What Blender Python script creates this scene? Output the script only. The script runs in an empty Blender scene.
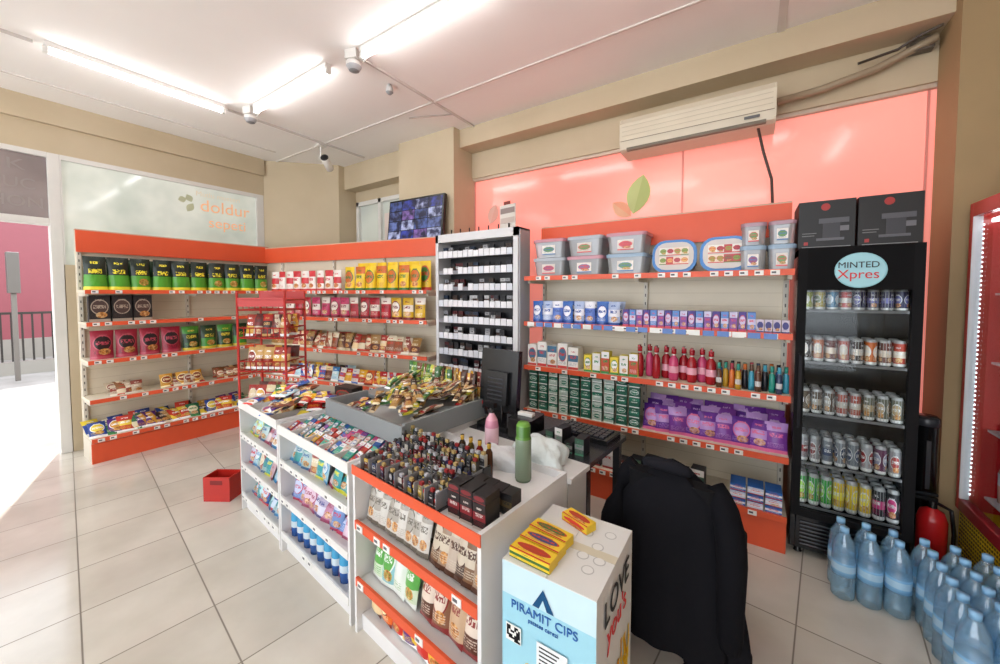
import bpy, math, random
from mathutils import Matrix, Vector
random.seed(7)
sin,cos,pi=math.sin,math.cos,math.pi
R=random.random
def U(a,b): return random.uniform(a,b)
def l1(c): return c/12.92 if c<=.04045 else ((c+.055)/1.055)**2.4
def C(h):
    h=h.replace('#',''); return tuple(l1(int(h[i:i+2],16)/255) for i in (0,2,4))+(1.0,)
def T(x,y,z=0,a=0,rx=0,ry=0):
    r=math.radians
    return Matrix.Translation((x,y,z))@Matrix.Rotation(r(a),4,'Z')@Matrix.Rotation(r(rx),4,'X')@Matrix.Rotation(r(ry),4,'Y')
I=Matrix.Identity(4)
sc=bpy.context.scene
# ---------------- materials
def newmat(n):
    m=bpy.data.materials.new(n); m.use_nodes=True
    return m,m.node_tree.nodes,m.node_tree.links,m.node_tree.nodes['Principled BSDF']
def mat_attr(n,rough=.5,spec=.5,crinkle=0):
    m,N,L,b=newmat(n)
    a=N.new('ShaderNodeVertexColor'); a.layer_name='Col'
    out=a.outputs['Color']
    tc=N.new('ShaderNodeTexCoord')
    no=N.new('ShaderNodeTexNoise'); no.inputs['Scale'].default_value=6; L.new(tc.outputs['Object'],no.inputs['Vector'])
    mr=N.new('ShaderNodeMapRange'); mr.inputs[3].default_value=.93; mr.inputs[4].default_value=1.04; L.new(no.outputs[0],mr.inputs[0])
    mx=N.new('ShaderNodeMixRGB'); mx.blend_type='MULTIPLY'; mx.inputs[0].default_value=1; L.new(out,mx.inputs[1]); L.new(mr.outputs[0],mx.inputs[2]); out=mx.outputs[0]
    L.new(out,b.inputs['Base Color'])
    if crinkle:
        no=N.new('ShaderNodeTexNoise'); no.inputs['Scale'].default_value=30; no.inputs['Detail'].default_value=2; L.new(tc.outputs['Object'],no.inputs['Vector'])
        bp=N.new('ShaderNodeBump'); bp.inputs['Strength'].default_value=crinkle; bp.inputs['Distance'].default_value=.01; L.new(no.outputs[0],bp.inputs['Height']); L.new(bp.outputs[0],b.inputs['Normal'])
    b.inputs['Roughness'].default_value=rough; b.inputs['Specular IOR Level'].default_value=spec
    return m
def mat_label(n,rough=.3,crinkle=0,metal=0,pict=1):
    m,N,L,b=newmat(n)
    def A(nm):
        x=N.new('ShaderNodeAttribute'); x.attribute_name=nm; return x.outputs['Color'],x.outputs['Alpha']
    def M(op,*a):
        x=N.new('ShaderNodeMath'); x.operation=op
        for i,q in enumerate(a):
            if isinstance(q,(int,float)): x.inputs[i].default_value=q
            else: L.new(q,x.inputs[i])
        return x.outputs[0]
    def mix(f,a,c):
        x=N.new('ShaderNodeMixRGB'); L.new(f,x.inputs[0])
        for i,q in ((1,a),(2,c)):
            if isinstance(q,tuple): x.inputs[i].default_value=q
            else: L.new(q,x.inputs[i])
        return x.outputs[0]
    c1,_=A('Col'); c2,kind=A('Col2'); c3,seed=A('Col3')
    uv=N.new('ShaderNodeUVMap'); uv.uv_map='UVMap'; sp=N.new('ShaderNodeSeparateXYZ'); L.new(uv.outputs[0],sp.inputs[0]); u,v=sp.outputs[0],sp.outputs[1]
    is_=lambda k:M('COMPARE',kind,k,.06)
    lab=M('LESS_THAN',kind,.9)
    def ell(cx,cy,rx,ry): return M('LESS_THAN',M('ADD',M('POWER',M('ABSOLUTE',M('DIVIDE',M('SUBTRACT',u,cx),rx)),2),M('POWER',M('ABSOLUTE',M('DIVIDE',M('SUBTRACT',v,cy),ry)),2)),1)
    def rng(x,a,c): return M('MULTIPLY',M('GREATER_THAN',x,a),M('LESS_THAN',x,c))
    band=rng(v,.36,.66); top=M('GREATER_THAN',v,.7); diag=M('LESS_THAN',M('FRACT',M('ADD',u,M('MULTIPLY',v,.8))),.45); low=M('LESS_THAN',v,.46)
    mA=M('MULTIPLY',ell(.5,.56,.38,.25),is_(0))
    for k,q in ((.2,band),(.4,top),(.6,diag),(.8,low)): mA=M('ADD',mA,M('MULTIPLY',q,is_(k)))
    col=mix(M('MULTIPLY',mA,lab),c1,c2)
    ring=M('MULTIPLY',M('SUBTRACT',ell(.5,.56,.42,.28),ell(.5,.56,.37,.245)),is_(0)); col=mix(M('MULTIPLY',ring,lab),col,c3)
    col=mix(M('MULTIPLY',M('LESS_THAN',v,.11),lab),col,c3)
    cv=N.new('ShaderNodeCombineXYZ'); L.new(M('MULTIPLY',u,5),cv.inputs[0]); L.new(M('MULTIPLY',v,8),cv.inputs[1]); L.new(M('MULTIPLY',seed,37),cv.inputs[2])
    vo=N.new('ShaderNodeTexVoronoi'); vo.inputs['Scale'].default_value=1.3; L.new(cv.outputs[0],vo.inputs['Vector'])
    rp_=N.new('ShaderNodeValToRGB'); rp_.color_ramp.elements[0].color=C('#5a2a14'); rp_.color_ramp.elements[1].color=C('#e8cf9a'); e=rp_.color_ramp.elements.new(.5); e.color=C('#c8863a'); L.new(vo.outputs['Distance'],rp_.inputs[0])
    col=mix(M('MULTIPLY',M('MULTIPLY',ell(.58,.26,.27,.11),M('GREATER_THAN',seed,.45)),M('MULTIPLY',lab,pict)),col,rp_.outputs[0])
    def glyph(su,sv,th,off):
        c_=N.new('ShaderNodeCombineXYZ'); L.new(M('FLOOR',M('MULTIPLY',u,su)),c_.inputs[0]); L.new(M('FLOOR',M('MULTIPLY',v,sv)),c_.inputs[1]); L.new(M('ADD',M('MULTIPLY',seed,91),off),c_.inputs[2])
        w_=N.new('ShaderNodeTexWhiteNoise'); L.new(c_.outputs[0],w_.inputs[0]); return M('GREATER_THAN',w_.outputs[0],th)
    t=M('MULTIPLY',M('MULTIPLY',rng(u,.2,.8),rng(v,.5,.63)),glyph(17,31,.4,0)); col=mix(M('MULTIPLY',t,lab),col,c3)
    t=M('MULTIPLY',M('MULTIPLY',M('MULTIPLY',rng(u,.1,.85),rng(v,.17,.33)),M('LESS_THAN',M('FRACT',M('MULTIPLY',v,24)),.5)),glyph(30,24,.35,3)); col=mix(M('MULTIPLY',M('MULTIPLY',t,lab),.7),col,c2)
    t=M('MULTIPLY',M('MULTIPLY',rng(u,.3,.7),rng(v,.78,.85)),glyph(19,30,.4,7)); col=mix(M('MULTIPLY',t,lab),col,c3)
    L.new(col,b.inputs['Base Color'])
    if crinkle:
        tc=N.new('ShaderNodeTexCoord'); no=N.new('ShaderNodeTexNoise'); no.inputs['Scale'].default_value=30; no.inputs['Detail'].default_value=2; L.new(tc.outputs['Object'],no.inputs['Vector'])
        bp=N.new('ShaderNodeBump'); bp.inputs['Strength'].default_value=crinkle; bp.inputs['Distance'].default_value=.01; L.new(no.outputs[0],bp.inputs['Height']); L.new(bp.outputs[0],b.inputs['Normal'])
    b.inputs['Roughness'].default_value=rough; b.inputs['Metallic'].default_value=metal
    return m
PAINT=mat_attr('painted_metal',.42)
MATTE=mat_attr('matte_surface',.85,spec=.2)
FILM=mat_label('printed_film',.3,.45)
CARD=mat_label('printed_card',.5)
DCARD=mat_label('dark_card',.45,pict=0)
PLAS=mat_attr('smooth_plastic',.25)
METAL=mat_label('can_metal',.3,0,.15)
CLOTH=mat_attr('black_cloth',.95,spec=.1,crinkle=.3)
def emis(n,col,s,rough=.5,base=None):
    m,N,L,b=newmat(n); b.inputs['Base Color'].default_value=base or col; b.inputs['Emission Color'].default_value=col
    b.inputs['Emission Strength'].default_value=s; b.inputs['Roughness'].default_value=rough
    return m
def noisemat(n,c1,c2,scale=3,rough=.8,detail=4):
    m,N,L,b=newmat(n); g=N.new('ShaderNodeNewGeometry')
    no=N.new('ShaderNodeTexNoise'); no.inputs['Scale'].default_value=scale; no.inputs['Detail'].default_value=detail; L.new(g.outputs['Position'],no.inputs['Vector'])
    r=N.new('ShaderNodeValToRGB'); r.color_ramp.elements[0].position=.3; r.color_ramp.elements[1].position=.7
    r.color_ramp.elements[0].color=C(c1); r.color_ramp.elements[1].color=C(c2)
    L.new(no.outputs[0],r.inputs[0]); L.new(r.outputs[0],b.inputs['Base Color']); b.inputs['Roughness'].default_value=rough
    return m
WALL=noisemat('beige_plaster','#bfae91','#c9b99d',1.5)
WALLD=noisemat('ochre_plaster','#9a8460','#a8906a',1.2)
CEIL=noisemat('ceiling_paint','#f2eeeb','#f7f4f1',1.0)
TUBE=emis('tube_glow',(1,.98,.98,1),22)
LED=emis('led_strip',(.9,.96,1,1),6)
def glassmat(n,tint,refl=.08,rough=.02,edge=.7,body=None,bf=0):
    m,N,L,b=newmat(n); o=N['Material Output']
    t=N.new('ShaderNodeBsdfTransparent'); t.inputs[0].default_value=tint
    g=N.new('ShaderNodeBsdfGlossy'); g.inputs['Roughness'].default_value=rough
    f=N.new('ShaderNodeLayerWeight'); f.inputs[0].default_value=.25
    mr=N.new('ShaderNodeMapRange'); mr.inputs[3].default_value=refl; mr.inputs[4].default_value=edge; L.new(f.outputs['Fresnel'],mr.inputs[0])
    base=t.outputs[0]
    if body:
        b.inputs['Base Color'].default_value=body; b.inputs['Roughness'].default_value=.3
        m2=N.new('ShaderNodeMixShader'); m2.inputs[0].default_value=bf; L.new(base,m2.inputs[1]); L.new(b.outputs[0],m2.inputs[2]); base=m2.outputs[0]
    mx=N.new('ShaderNodeMixShader'); L.new(mr.outputs[0],mx.inputs[0]); L.new(base,mx.inputs[1]); L.new(g.outputs[0],mx.inputs[2]); L.new(mx.outputs[0],o.inputs[0])
    return m
GLASS=glassmat('clear_glass',(.96,.98,.98,1),.008,edge=.2)
WATER=glassmat('blue_bottle_plastic',(.72,.88,.97,1),.1,.1,.45,C('#b4dcf2'),.26)
TUBM=glassmat('clear_tub_plastic',(.9,.92,.94,1),.08,.1,.4,C('#d4d8dc'),.38)
def floormat():
    m,N,L,b=newmat('glossy_floor_tiles'); g=N.new('ShaderNodeNewGeometry'); sp=N.new('ShaderNodeSeparateXYZ')
    mp=N.new('ShaderNodeMapping'); mp.vector_type='POINT'; mp.inputs['Rotation'].default_value=(0,0,math.radians(7.4)); L.new(g.outputs['Position'],mp.inputs[0]); L.new(mp.outputs[0],sp.inputs[0])
    def M(op,a,bv=None):
        n=N.new('ShaderNodeMath'); n.operation=op
        for i,x in enumerate((a,bv)):
            if x is None: continue
            if isinstance(x,(int,float)): n.inputs[i].default_value=x
            else: L.new(x,n.inputs[i])
        return n.outputs[0]
    S=.48; ds=[];cells=[]
    for k,off in ((0,4.395),(1,0.0)):
        q=M('DIVIDE',M('ADD',sp.outputs[k],off),S); cells.append(M('FLOOR',q)); fr=M('FRACT',q)
        ds.append(M('MINIMUM',fr,M('SUBTRACT',1,fr)))
    d=M('MINIMUM',ds[0],ds[1])
    mr=N.new('ShaderNodeMapRange'); mr.inputs[1].default_value=.005; mr.inputs[2].default_value=.010; L.new(d,mr.inputs[0])
    cb=N.new('ShaderNodeCombineXYZ'); L.new(cells[0],cb.inputs[0]); L.new(cells[1],cb.inputs[1])
    wn=N.new('ShaderNodeTexWhiteNoise'); L.new(cb.outputs[0],wn.inputs[0])
    no=N.new('ShaderNodeTexNoise'); no.inputs['Scale'].default_value=2.5; no.inputs['Detail'].default_value=6; L.new(g.outputs['Position'],no.inputs['Vector'])
    r=N.new('ShaderNodeValToRGB'); r.color_ramp.elements[0].color=C('#c0b9ac'); r.color_ramp.elements[1].color=C('#d8d2c6'); r.color_ramp.elements[0].position=.3; r.color_ramp.elements[1].position=.7
    L.new(M('ADD',M('MULTIPLY',no.outputs[0],.75),M('MULTIPLY',wn.outputs[0],.25)),r.inputs[0])
    mx=N.new('ShaderNodeMixRGB'); L.new(mr.outputs[0],mx.inputs[0]); mx.inputs[1].default_value=C('#7d7468'); L.new(r.outputs[0],mx.inputs[2]); L.new(mx.outputs[0],b.inputs['Base Color'])
    rr=N.new('ShaderNodeMapRange'); rr.inputs[3].default_value=.6; rr.inputs[4].default_value=.14; L.new(mr.outputs[0],rr.inputs[0]); L.new(rr.outputs[0],b.inputs['Roughness'])
    return m
FLOOR=floormat()
# ---------------- mesh batch
NP=((0.,0.,0.,1.),(0.,0.,0.,1.))
class Bt:
    def __init__(s): s.v=[];s.f=[];s.c=[];s.m=[];s.s=[];s.e=[];s.t=[]
    def face(s,f,c,sm,mi,e=NP,t=None):
        s.f.append(f); s.c.append(c); s.s.append(sm); s.m.append(mi); s.e.append(e); s.t.append(t)
    def add(s,M,vs,fs,cs,sm=False,mi=0):
        o=len(s.v); s.v+=[tuple(M@Vector(p)) for p in vs]
        for f,c in zip(fs,cs): s.face(tuple(i+o for i in f),c,sm,mi)
        return s
    def bx(s,M,x0,x1,y0,y1,z0,z1,c,mi=0,cf=None,ct=None,cr=None):
        vs=[(x,y,z) for z in (z0,z1) for y in (y0,y1) for x in (x0,x1)]
        fs=[(0,2,3,1),(4,5,7,6),(0,1,5,4),(1,3,7,5),(3,2,6,7),(2,0,4,6)]
        cs=[c,ct or c,cf or c,cr or c,c,c]
        return s.add(M,vs,fs,cs,False,mi)
    def grid(s,M,nu,nv,pf,cf,mi=0,sm=True,flip=False,urep=1):
        o=len(s.v); s.v+=[tuple(M@Vector(pf(i/nu,j/nv))) for j in range(nv+1) for i in range(nu+1)]
        sp=getattr(cf,'spec',None)
        if sp: sd=R(); e=(sp[1][:3]+(sp[3],),sp[2][:3]+(sd,))
        for j in range(nv):
            for i in range(nu):
                a=o+j*(nu+1)+i; q=(a,a+1,a+nu+2,a+nu+1)
                if sp:
                    u0=(i*urep/nu)%1; u1=u0+urep/nu; t=((u0,j/nv),(u1,j/nv),(u1,(j+1)/nv),(u0,(j+1)/nv))
                    if flip: q=q[::-1]; t=t[::-1]
                    s.face(q,sp[0],sm,mi,e,t)
                else: s.face(q[::-1] if flip else q,cf((i+.5)/nu,(j+.5)/nv),sm,mi)
        return s
    def lathe(s,M,prof,n=12,mi=0,sm=True):
        vs=[];fs=[];cs=[]
        for r,z,c in prof:
            for k in range(n): vs.append((r*cos(2*pi*k/n),r*sin(2*pi*k/n),z))
        for j in range(len(prof)-1):
            for k in range(n):
                fs.append((j*n+k,j*n+(k+1)%n,(j+1)*n+(k+1)%n,(j+1)*n+k)); cs.append(prof[j][2])
        fs.append(tuple(range(n))[::-1]); cs.append(prof[0][2])
        fs.append(tuple((len(prof)-1)*n+k for k in range(n))); cs.append(prof[-1][2])
        return s.add(M,vs,fs,cs,sm,mi)
    def tube(s,M,pts,r,c,n=8,mi=0):
        P=[Vector(p) for p in pts]; vs=[];fs=[];cs=[]
        rs=r if isinstance(r,(list,tuple)) else [r]*len(P)
        for i,p in enumerate(P):
            d=(P[min(i+1,len(P)-1)]-P[max(i-1,0)]).normalized()
            up=Vector((0,0,1)) if abs(d.z)<.9 else Vector((1,0,0))
            a=d.cross(up).normalized(); b=a.cross(d)
            for k in range(n): vs.append(tuple(p+rs[i]*(a*cos(2*pi*k/n)+b*sin(2*pi*k/n))))
        for j in range(len(P)-1):
            for k in range(n): fs.append((j*n+k,j*n+(k+1)%n,(j+1)*n+(k+1)%n,(j+1)*n+k)); cs.append(c)
        fs.append(tuple(range(n))); cs.append(c); fs.append(tuple((len(P)-1)*n+k for k in range(n))); cs.append(c)
        return s.add(M,vs,fs,cs,True,mi)
    def rbox(s,M,w,d,h,r,c,mi=0,taper=0,lidc=None,n=4,lmi=None):
        def ring(w,d,r,z):
            o=[]
            for q,(sx,sy) in enumerate([(1,1),(-1,1),(-1,-1),(1,-1)]):
                for k in range(n+1):
                    a=q*pi/2+k*pi/2/n
                    o.append((sx*(w/2-r)+r*cos(a),sy*(d/2-r)+r*sin(a),z))
            return o
        lmi=mi if lmi is None else lmi
        levels=[(w*(1-taper),d*(1-taper),0,c,mi),(w,d,h,c,mi)]
        if lidc: levels[1:]=[(w,d,h*.82,lidc,lmi),(w*1.06,d*1.06,h*.82,lidc,lmi),(w*1.06,d*1.06,h*.97,lidc,lmi),(w*.97,d*.97,h,lidc,lmi)]
        vs=[];m=4*(n+1)
        for l in levels: vs+=ring(l[0],l[1],min(r,l[0]/2,l[1]/2),l[2])
        o=len(s.v); s.v+=[tuple(M@Vector(p)) for p in vs]
        def F(f,c,mm): s.face(tuple(i+o for i in f),c,False,mm)
        for j in range(len(levels)-1):
            for k in range(m): F((j*m+k,j*m+(k+1)%m,(j+1)*m+(k+1)%m,(j+1)*m+k),levels[j][3],levels[j][4])
        F(tuple(range(m))[::-1],c,mi); F(tuple((len(levels)-1)*m+k for k in range(m)),levels[-1][3],levels[-1][4])
        return s
    def bag(s,M,w,h,t,cf,mi=0,stand=False,nu=6,nv=8):
        def prof(u,v):
            if v<.001 and stand: pv=.95
            else: pv=(max(0,1-v))**.45 if stand else max(0,sin(pi*v))**.5
            if v>.9: pv*=max(0,(1-v)/.1)*.8
            return t/2*max(0,sin(pi*u))**.45*pv
        wv=U(-.01,.01)
        def X(u,v): return (u-.5)*w*(1-.06*sin(pi*v))+wv*v
        s.grid(M,nu,nv,lambda u,v:(X(u,v),-prof(u,v),v*h),cf,mi)
        s.grid(M,nu,nv,lambda u,v:(X(u,v),prof(u,v),v*h),cf,mi,flip=True)
        return s
    def carton(s,M,w,d,h,base,cf,mi=0,nu=1,nv=1):
        s.bx(M,-w/2,w/2,-d/2,d/2,0,h,base,mi)
        s.grid(M,nu,nv,lambda u,v:((u-.5)*w,-d/2-.0008,v*h),cf,mi,sm=False)
        return s
    def obj(s,name,mats,parent=None,bevel=0):
        me=bpy.data.meshes.new(name); me.from_pydata(s.v,[],s.f)
        bufs=[[],[],[]]; ub=[]
        for f,c,e,t in zip(s.f,s.c,s.e,s.t):
            n=len(f); bufs[0]+=list(c)*n; bufs[1]+=list(e[0])*n; bufs[2]+=list(e[1])*n
            if t:
                for q in t: ub+=q
            else: ub+=[0.0]*(2*n)
        for nm,bf in zip(('Col','Col2','Col3'),bufs):
            at=me.color_attributes.new(nm,'FLOAT_COLOR','CORNER'); at.data.foreach_set('color',bf)
        uvl=me.uv_layers.new(name='UVMap'); uvl.data.foreach_set('uv',ub)
        me.polygons.foreach_set('use_smooth',s.s); me.polygons.foreach_set('material_index',s.m)
        for m in (mats if isinstance(mats,(list,tuple)) else [mats]): me.materials.append(m)
        me.update(); o=bpy.data.objects.new(name,me); sc.collection.objects.link(o)
        if parent: o.parent=parent
        if bevel:
            b=o.modifiers.new('bevel','BEVEL'); b.width=bevel; b.segments=2; b.limit_method='ANGLE'
        return o
def empty(name):
    e=bpy.data.objects.new(name,None); sc.collection.objects.link(e); return e
def text(name,body,M,size,mat,parent,align='CENTER',ext=.001,sx=1):
    cu=bpy.data.curves.new(name,'FONT'); cu.body=body; cu.size=size; cu.extrude=ext; cu.align_x=align; cu.align_y='CENTER'
    o=bpy.data.objects.new(name,cu); sc.collection.objects.link(o); o.matrix_world=M@Matrix.Rotation(pi/2,4,'X')@Matrix.Diagonal((sx,1,1,1)); cu.materials.append(mat)
    if parent: o.parent=parent
    return o
def flat(n,h,r=.5):
    m,N,L,b=newmat(n); b.inputs['Base Color'].default_value=C(h); b.inputs['Roughness'].default_value=r; return m
M_RED=flat('red_ink','#d3262a'); M_BLK=flat('black_ink','#1a1a1c'); M_WHT=flat('white_ink','#d0d0d0'); M_BLUE=flat('blue_ink','#1d5fa8')
M_ORG=emis('glowing_orange_ink',C('#e4ae82'),.35); M_PALE=emis('glowing_pale_ink',C('#c9bda4'),.4); M_SIGN=flat('sign_letter_ink','#968b86')  # orange and pale inks emit by themselves, imitating light from behind
W=C('#ecebe6'); K=C('#151517'); CREAM=C('#e0d5bf'); ORG=C('#dc5630'); GREY=C('#8e8f90'); LG=C('#c4c4c2')
def pat(base,*acc,kind=0):
    A=[C(a) for a in acc] or [W]
    f=lambda u,v:C(base)
    f.spec=(C(base),A[0],A[-1],kind*.2)
    return f
SNACK=[('#d02a2a','#f2c53a','#ffffff'),('#f0b81e','#d12c20','#ffffff'),('#1e6e3a','#f4e04a','#ffffff'),('#2a58b0','#f1f1f1','#e33e33'),('#7a3a1c','#e9cfa0','#5a2010'),('#e9e6df','#c93a3a','#3a6ec9'),('#5a2a80','#f0d040','#ffffff'),('#e06a1e','#fff2c0','#80201a'),('#c9a56a','#7a3d1a','#f6eede'),('#202024','#d8b24a','#c02020'),('#bfe0e8','#2a7ab8','#ffffff')]
def rp(pal=SNACK):
    c=random.choice(pal); return pat(*c,kind=random.choice([0,1,2,3,4]))
def pile(bt,F,x0,x1,y0,y1,z,n,w,h,t,pal=SNACK,spread=.06,tilt=25,mi=0):
    for i in range(n):
        x=U(x0,x1);y=U(y0,y1)
        M=F@T(x,y,z+t*.55+U(0,spread))@T(0,0,0,U(-60,60),-90+U(4,tilt))@T(0,0,-h/2)
        bt.bag(M,w*U(.85,1.1),h*U(.85,1.1),t,rp(pal),mi,nu=5,nv=6)
# ---------------- room shell
H=3.65
Bt().bx(I,-6.2,1.9,-3.6,3.95,-.1,0,W).obj('floor',FLOOR)
Bt().bx(I,-6.2,1.9,-3.6,3.95,H,H+.1,W).obj('ceiling',CEIL)
b=Bt(); b.bx(I,-6.2,-6.02,-3.6,2.9,3.14,H,W); b.bx(I,-6.2,-6.02,.79,2.9,0,2.0,W); b.bx(I,-6.2,-6.02,-3.6,-.5,0,3.14,W); b.bx(I,-6.02,-5.97,-3.5,2.76,3.42,H,W)
b.obj('wall_west',WALL)
b=Bt(); b.bx(I,-6.2,1.9,3.8,3.95,3.13,H,W); b.bx(I,-6.2,1.9,3.8,3.95,0,.8,W); b.bx(I,1.05,1.9,3.8,3.95,.8,3.13,W); b.bx(I,-4.1,-2.94,3.8,3.95,.8,3.13,W); b.bx(I,-6.2,-5.25,3.8,3.95,.8,3.13,W); b.bx(I,-5.25,-4.1,3.8,3.95,.8,2.2,W)
b.obj('wall_north',WALL)
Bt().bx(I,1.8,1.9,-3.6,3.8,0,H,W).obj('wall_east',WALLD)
b=Bt(); b.bx(I,-6.02,1.8,-3.6,-3.5,0,.2,W); b.bx(I,-6.02,1.8,-3.6,-3.5,3.3,H,W)
for x in (-6.0,-4.0,-2.0,0,1.7): b.bx(I,x,x+.1,-3.6,-3.5,.2,3.3,W)
b.obj('wall_south',WALL)
vs=[(-6.05,2.74,0),(-5.28,3.5,0),(-5.28,3.8,0),(-6.05,3.8,0)]; vs+=[(x,y,H) for x,y,z in vs]
Bt().add(I,vs,[(0,1,5,4),(1,2,6,5),(2,3,7,6),(3,0,4,7)],[W]*4).obj('wall_corner',WALL)
Bt().bx(I,-3.88,-2.94,3.45,3.8,0,H,W).obj('wall_pillar',WALL)
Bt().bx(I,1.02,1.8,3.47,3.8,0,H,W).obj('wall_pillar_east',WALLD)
b=Bt(); b.bx(I,-2.94,1.02,3.56,3.8,3.44,H,W); b.bx(I,-5.28,-3.88,3.6,3.8,3.3,H,W); b.obj('trim_beam',WALL)
b=Bt()
LC=C('#dbd5d0')
for a in [(-5.52,-5.50,-3.4,2.7),(-6.0,1.8,2.89,2.91),(.12,.17,2.3,3.56)]: b.bx(I,a[0],a[1],a[2],a[3],H-.01,H,LC)
b.obj('trim_ceiling',PAINT)
b=Bt(); CD=C('#cfc8c2')
b.bx(I,-4.665,-4.645,-3.4,.5,H-.02,H,CD); b.bx(I,-4.665,-4.645,1.8,3.5,H-.02,H,CD); b.bx(I,-2.735,-2.715,2.05,3.56,H-.02,H,CD)
b.tube(I,[(-3.2,3.0,H-.012),(-2.72,3.2,H-.012)],.008,CD)
b.obj('cable_conduit',PAINT)
def lamp(x,y,along,L=1.25):
    e=empty('fluorescent_lamp'); F=T(x,y,H,0 if along=='x' else 90)
    Bt().bx(F,-L/2,L/2,-.025,.025,-.04,0,W).bx(F,-L/2-.01,-L/2+.02,-.02,.02,-.085,-.04,W).bx(F,L/2-.02,L/2+.01,-.02,.02,-.085,-.04,W).obj('housing',PAINT,e)
    Bt().tube(F,[(-L/2+.02,0,-.068),(L/2-.02,0,-.068)],.016,W,10).obj('tube',TUBE,e)
lamp(-3.68,1.93,'x',1.3); lamp(-1.95,1.97,'x',1.35); lamp(-4.6,1.15,'y',1.2)
lamp(-.3,1.97,'x',1.3); lamp(-4.6,-.9,'y'); lamp(-2.4,-1.2,'x'); lamp(-.3,-1.2,'x'); lamp(.9,1.2,'y'); lamp(-1.4,.4,'x')  # tubes outside the view, added as fill light
def dome(x,y):
    DC=C('#dedad5'); b=Bt()
    b.bx(T(x,y,0,20),-.05,.05,-.05,.05,H-.07,H,DC)
    b.lathe(T(x,y,H-.16),[(.012,0,C('#7a7a7c')),(.04,.012,C('#a9a9ac')),(.06,.045,DC),(.06,.075,DC),(.03,.095,DC)],16)
    b.tube(I,[(x+.05,y,H-.05),(x+.1,y+.02,H-.1),(x+.13,y+.05,H-.02)],.006,DC)
    b.obj('dome_security_camera',PAINT)
dome(-2.72,1.96); dome(-4.44,1.93)
Bt().lathe(T(-2.86,2.44,H-.09),[(.015,0,GREY),(.035,.02,LG),(.035,.05,LG),(.02,.09,LG)],14).obj('smoke_detector',PAINT)
b=Bt(); DC=C('#dedad4')
b.tube(I,[(-4.75,2.9,H),(-4.75,2.9,H-.12),(-4.76,2.88,H-.2)],.014,DC)
b.lathe(T(-4.66,2.9,H-.2,-50,0,0)@T(0,0,0,0,0,-110),[(.03,-.03,K),(.05,-.025,DC),(.05,.2,DC),(.03,.22,DC)],14)
b.bx(T(-4.75,2.9,H),-.05,.05,-.05,.05,-.03,0,DC)
b.obj('bullet_security_camera',PAINT)
# ---------------- west openings
b=Bt(); WF=C('#dcdad5')
b.bx(I,-6.14,-6.02,.70,.785,0,3.14,WF); b.bx(I,-6.14,-6.02,-.42,.70,2.40,2.47,WF); b.bx(I,-6.12,-6.02,-.5,-.42,0,3.14,WF)
b.obj('door_1',PAINT,bevel=.004)
FW=T(-6.02,.785,0,90)
e=empty('window_1')
def glow_film(n,c1,c2,s,scale,rough=.15,detail=1,p=(.4,.62)):  # pane material that glows by itself, standing in for daylight behind it
    m,N,L,bb=newmat(n); g=N.new('ShaderNodeNewGeometry'); no=N.new('ShaderNodeTexNoise'); no.inputs['Scale'].default_value=scale; no.inputs['Detail'].default_value=detail
    L.new(g.outputs['Position'],no.inputs['Vector']); r=N.new('ShaderNodeValToRGB'); r.color_ramp.elements[0].position=p[0]; r.color_ramp.elements[1].position=p[1]
    r.color_ramp.elements[0].color=C(c1); r.color_ramp.elements[1].color=C(c2); L.new(no.outputs[0],r.inputs[0])
    L.new(r.outputs[0],bb.inputs['Emission Color']); L.new(r.outputs[0],bb.inputs['Base Color']); bb.inputs['Emission Strength'].default_value=s; bb.inputs['Roughness'].default_value=rough
    return m
FILMW=glow_film('glowing_frosted_film','#a9b0a6','#c9cbc2',.5,1.9,.08,detail=3,p=(.3,.7))  # daylight through the frosted glass is put in as emission
FILMP=glow_film('glowing_pink_film','#ec8074','#f2a294',.52,.55,.12,p=(.32,.68))  # emission imitates daylight shining through the pink film
FILMD=glow_film('glowing_sign_film','#756967','#837774',.32,2)  # daylight behind the sign is put in as weak emission
Bt().bx(FW,0,1.88,.03,.04,2.0,3.1,W).obj('frosted_pane',FILMW,e)
Bt().bx(FW,0,1.975,0,.1,3.09,3.14,WF).bx(FW,1.88,1.975,0,.08,2.0,3.09,WF).bx(FW,.0,.012,0,.08,2.0,3.09,WF).obj('frame',PAINT,e)
text('slogan','Mutlu musteri',FW@T(1.42,.028,3.0),.09,M_PALE,e,ext=.0004)
text('logo','doldur',FW@T(1.5,.028,2.85),.22,M_ORG,e,ext=.0004)
text('logo_lower','sepeti',FW@T(1.52,.028,2.64),.19,M_ORG,e,ext=.0004)
b=Bt()
for (x,z,a,l) in [(1.07,2.75,30,.13),(1.12,2.88,-30,.1),(.98,2.88,70,.09)]:
    b.grid(FW@T(x,.027,z)@Matrix.Rotation(math.radians(a),4,'Y'),4,6,lambda u,v:((u-.5)*.08*sin(pi*v),0,v*l),lambda u,v:C('#c0c4a4'),sm=False)
b.obj('leaf_print',MATTE,e)
e=empty('window_2')
Bt().bx(I,-6.07,-6.06,-.42,.70,2.47,3.09,W).obj('sign_pane',FILMD,e)
Bt().bx(I,-6.12,-6.02,-.42,.7,3.09,3.14,WF).obj('frame',PAINT,e)
FS=T(-6.055,0,0,90)
text('letter_row_1','K',FS@T(.5,0,2.97),.15,M_SIGN,e,sx=1.3); text('letter_row_2','UC',FS@T(.52,0,2.79),.15,M_SIGN,e); text('letter_row_3','HON',FS@T(.5,0,2.61),.15,M_SIGN,e)
e=empty('window_3')
b=Bt(); b.bx(I,-5.25,-4.1,3.83,3.84,2.2,3.13,W); b.obj('frosted_pane',glow_film('glowing_grey_pane','#a9aea8','#bcc0b6',.3,1.5),e)  # daylight glow of the recess pane is put into its material
b=Bt()
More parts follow.
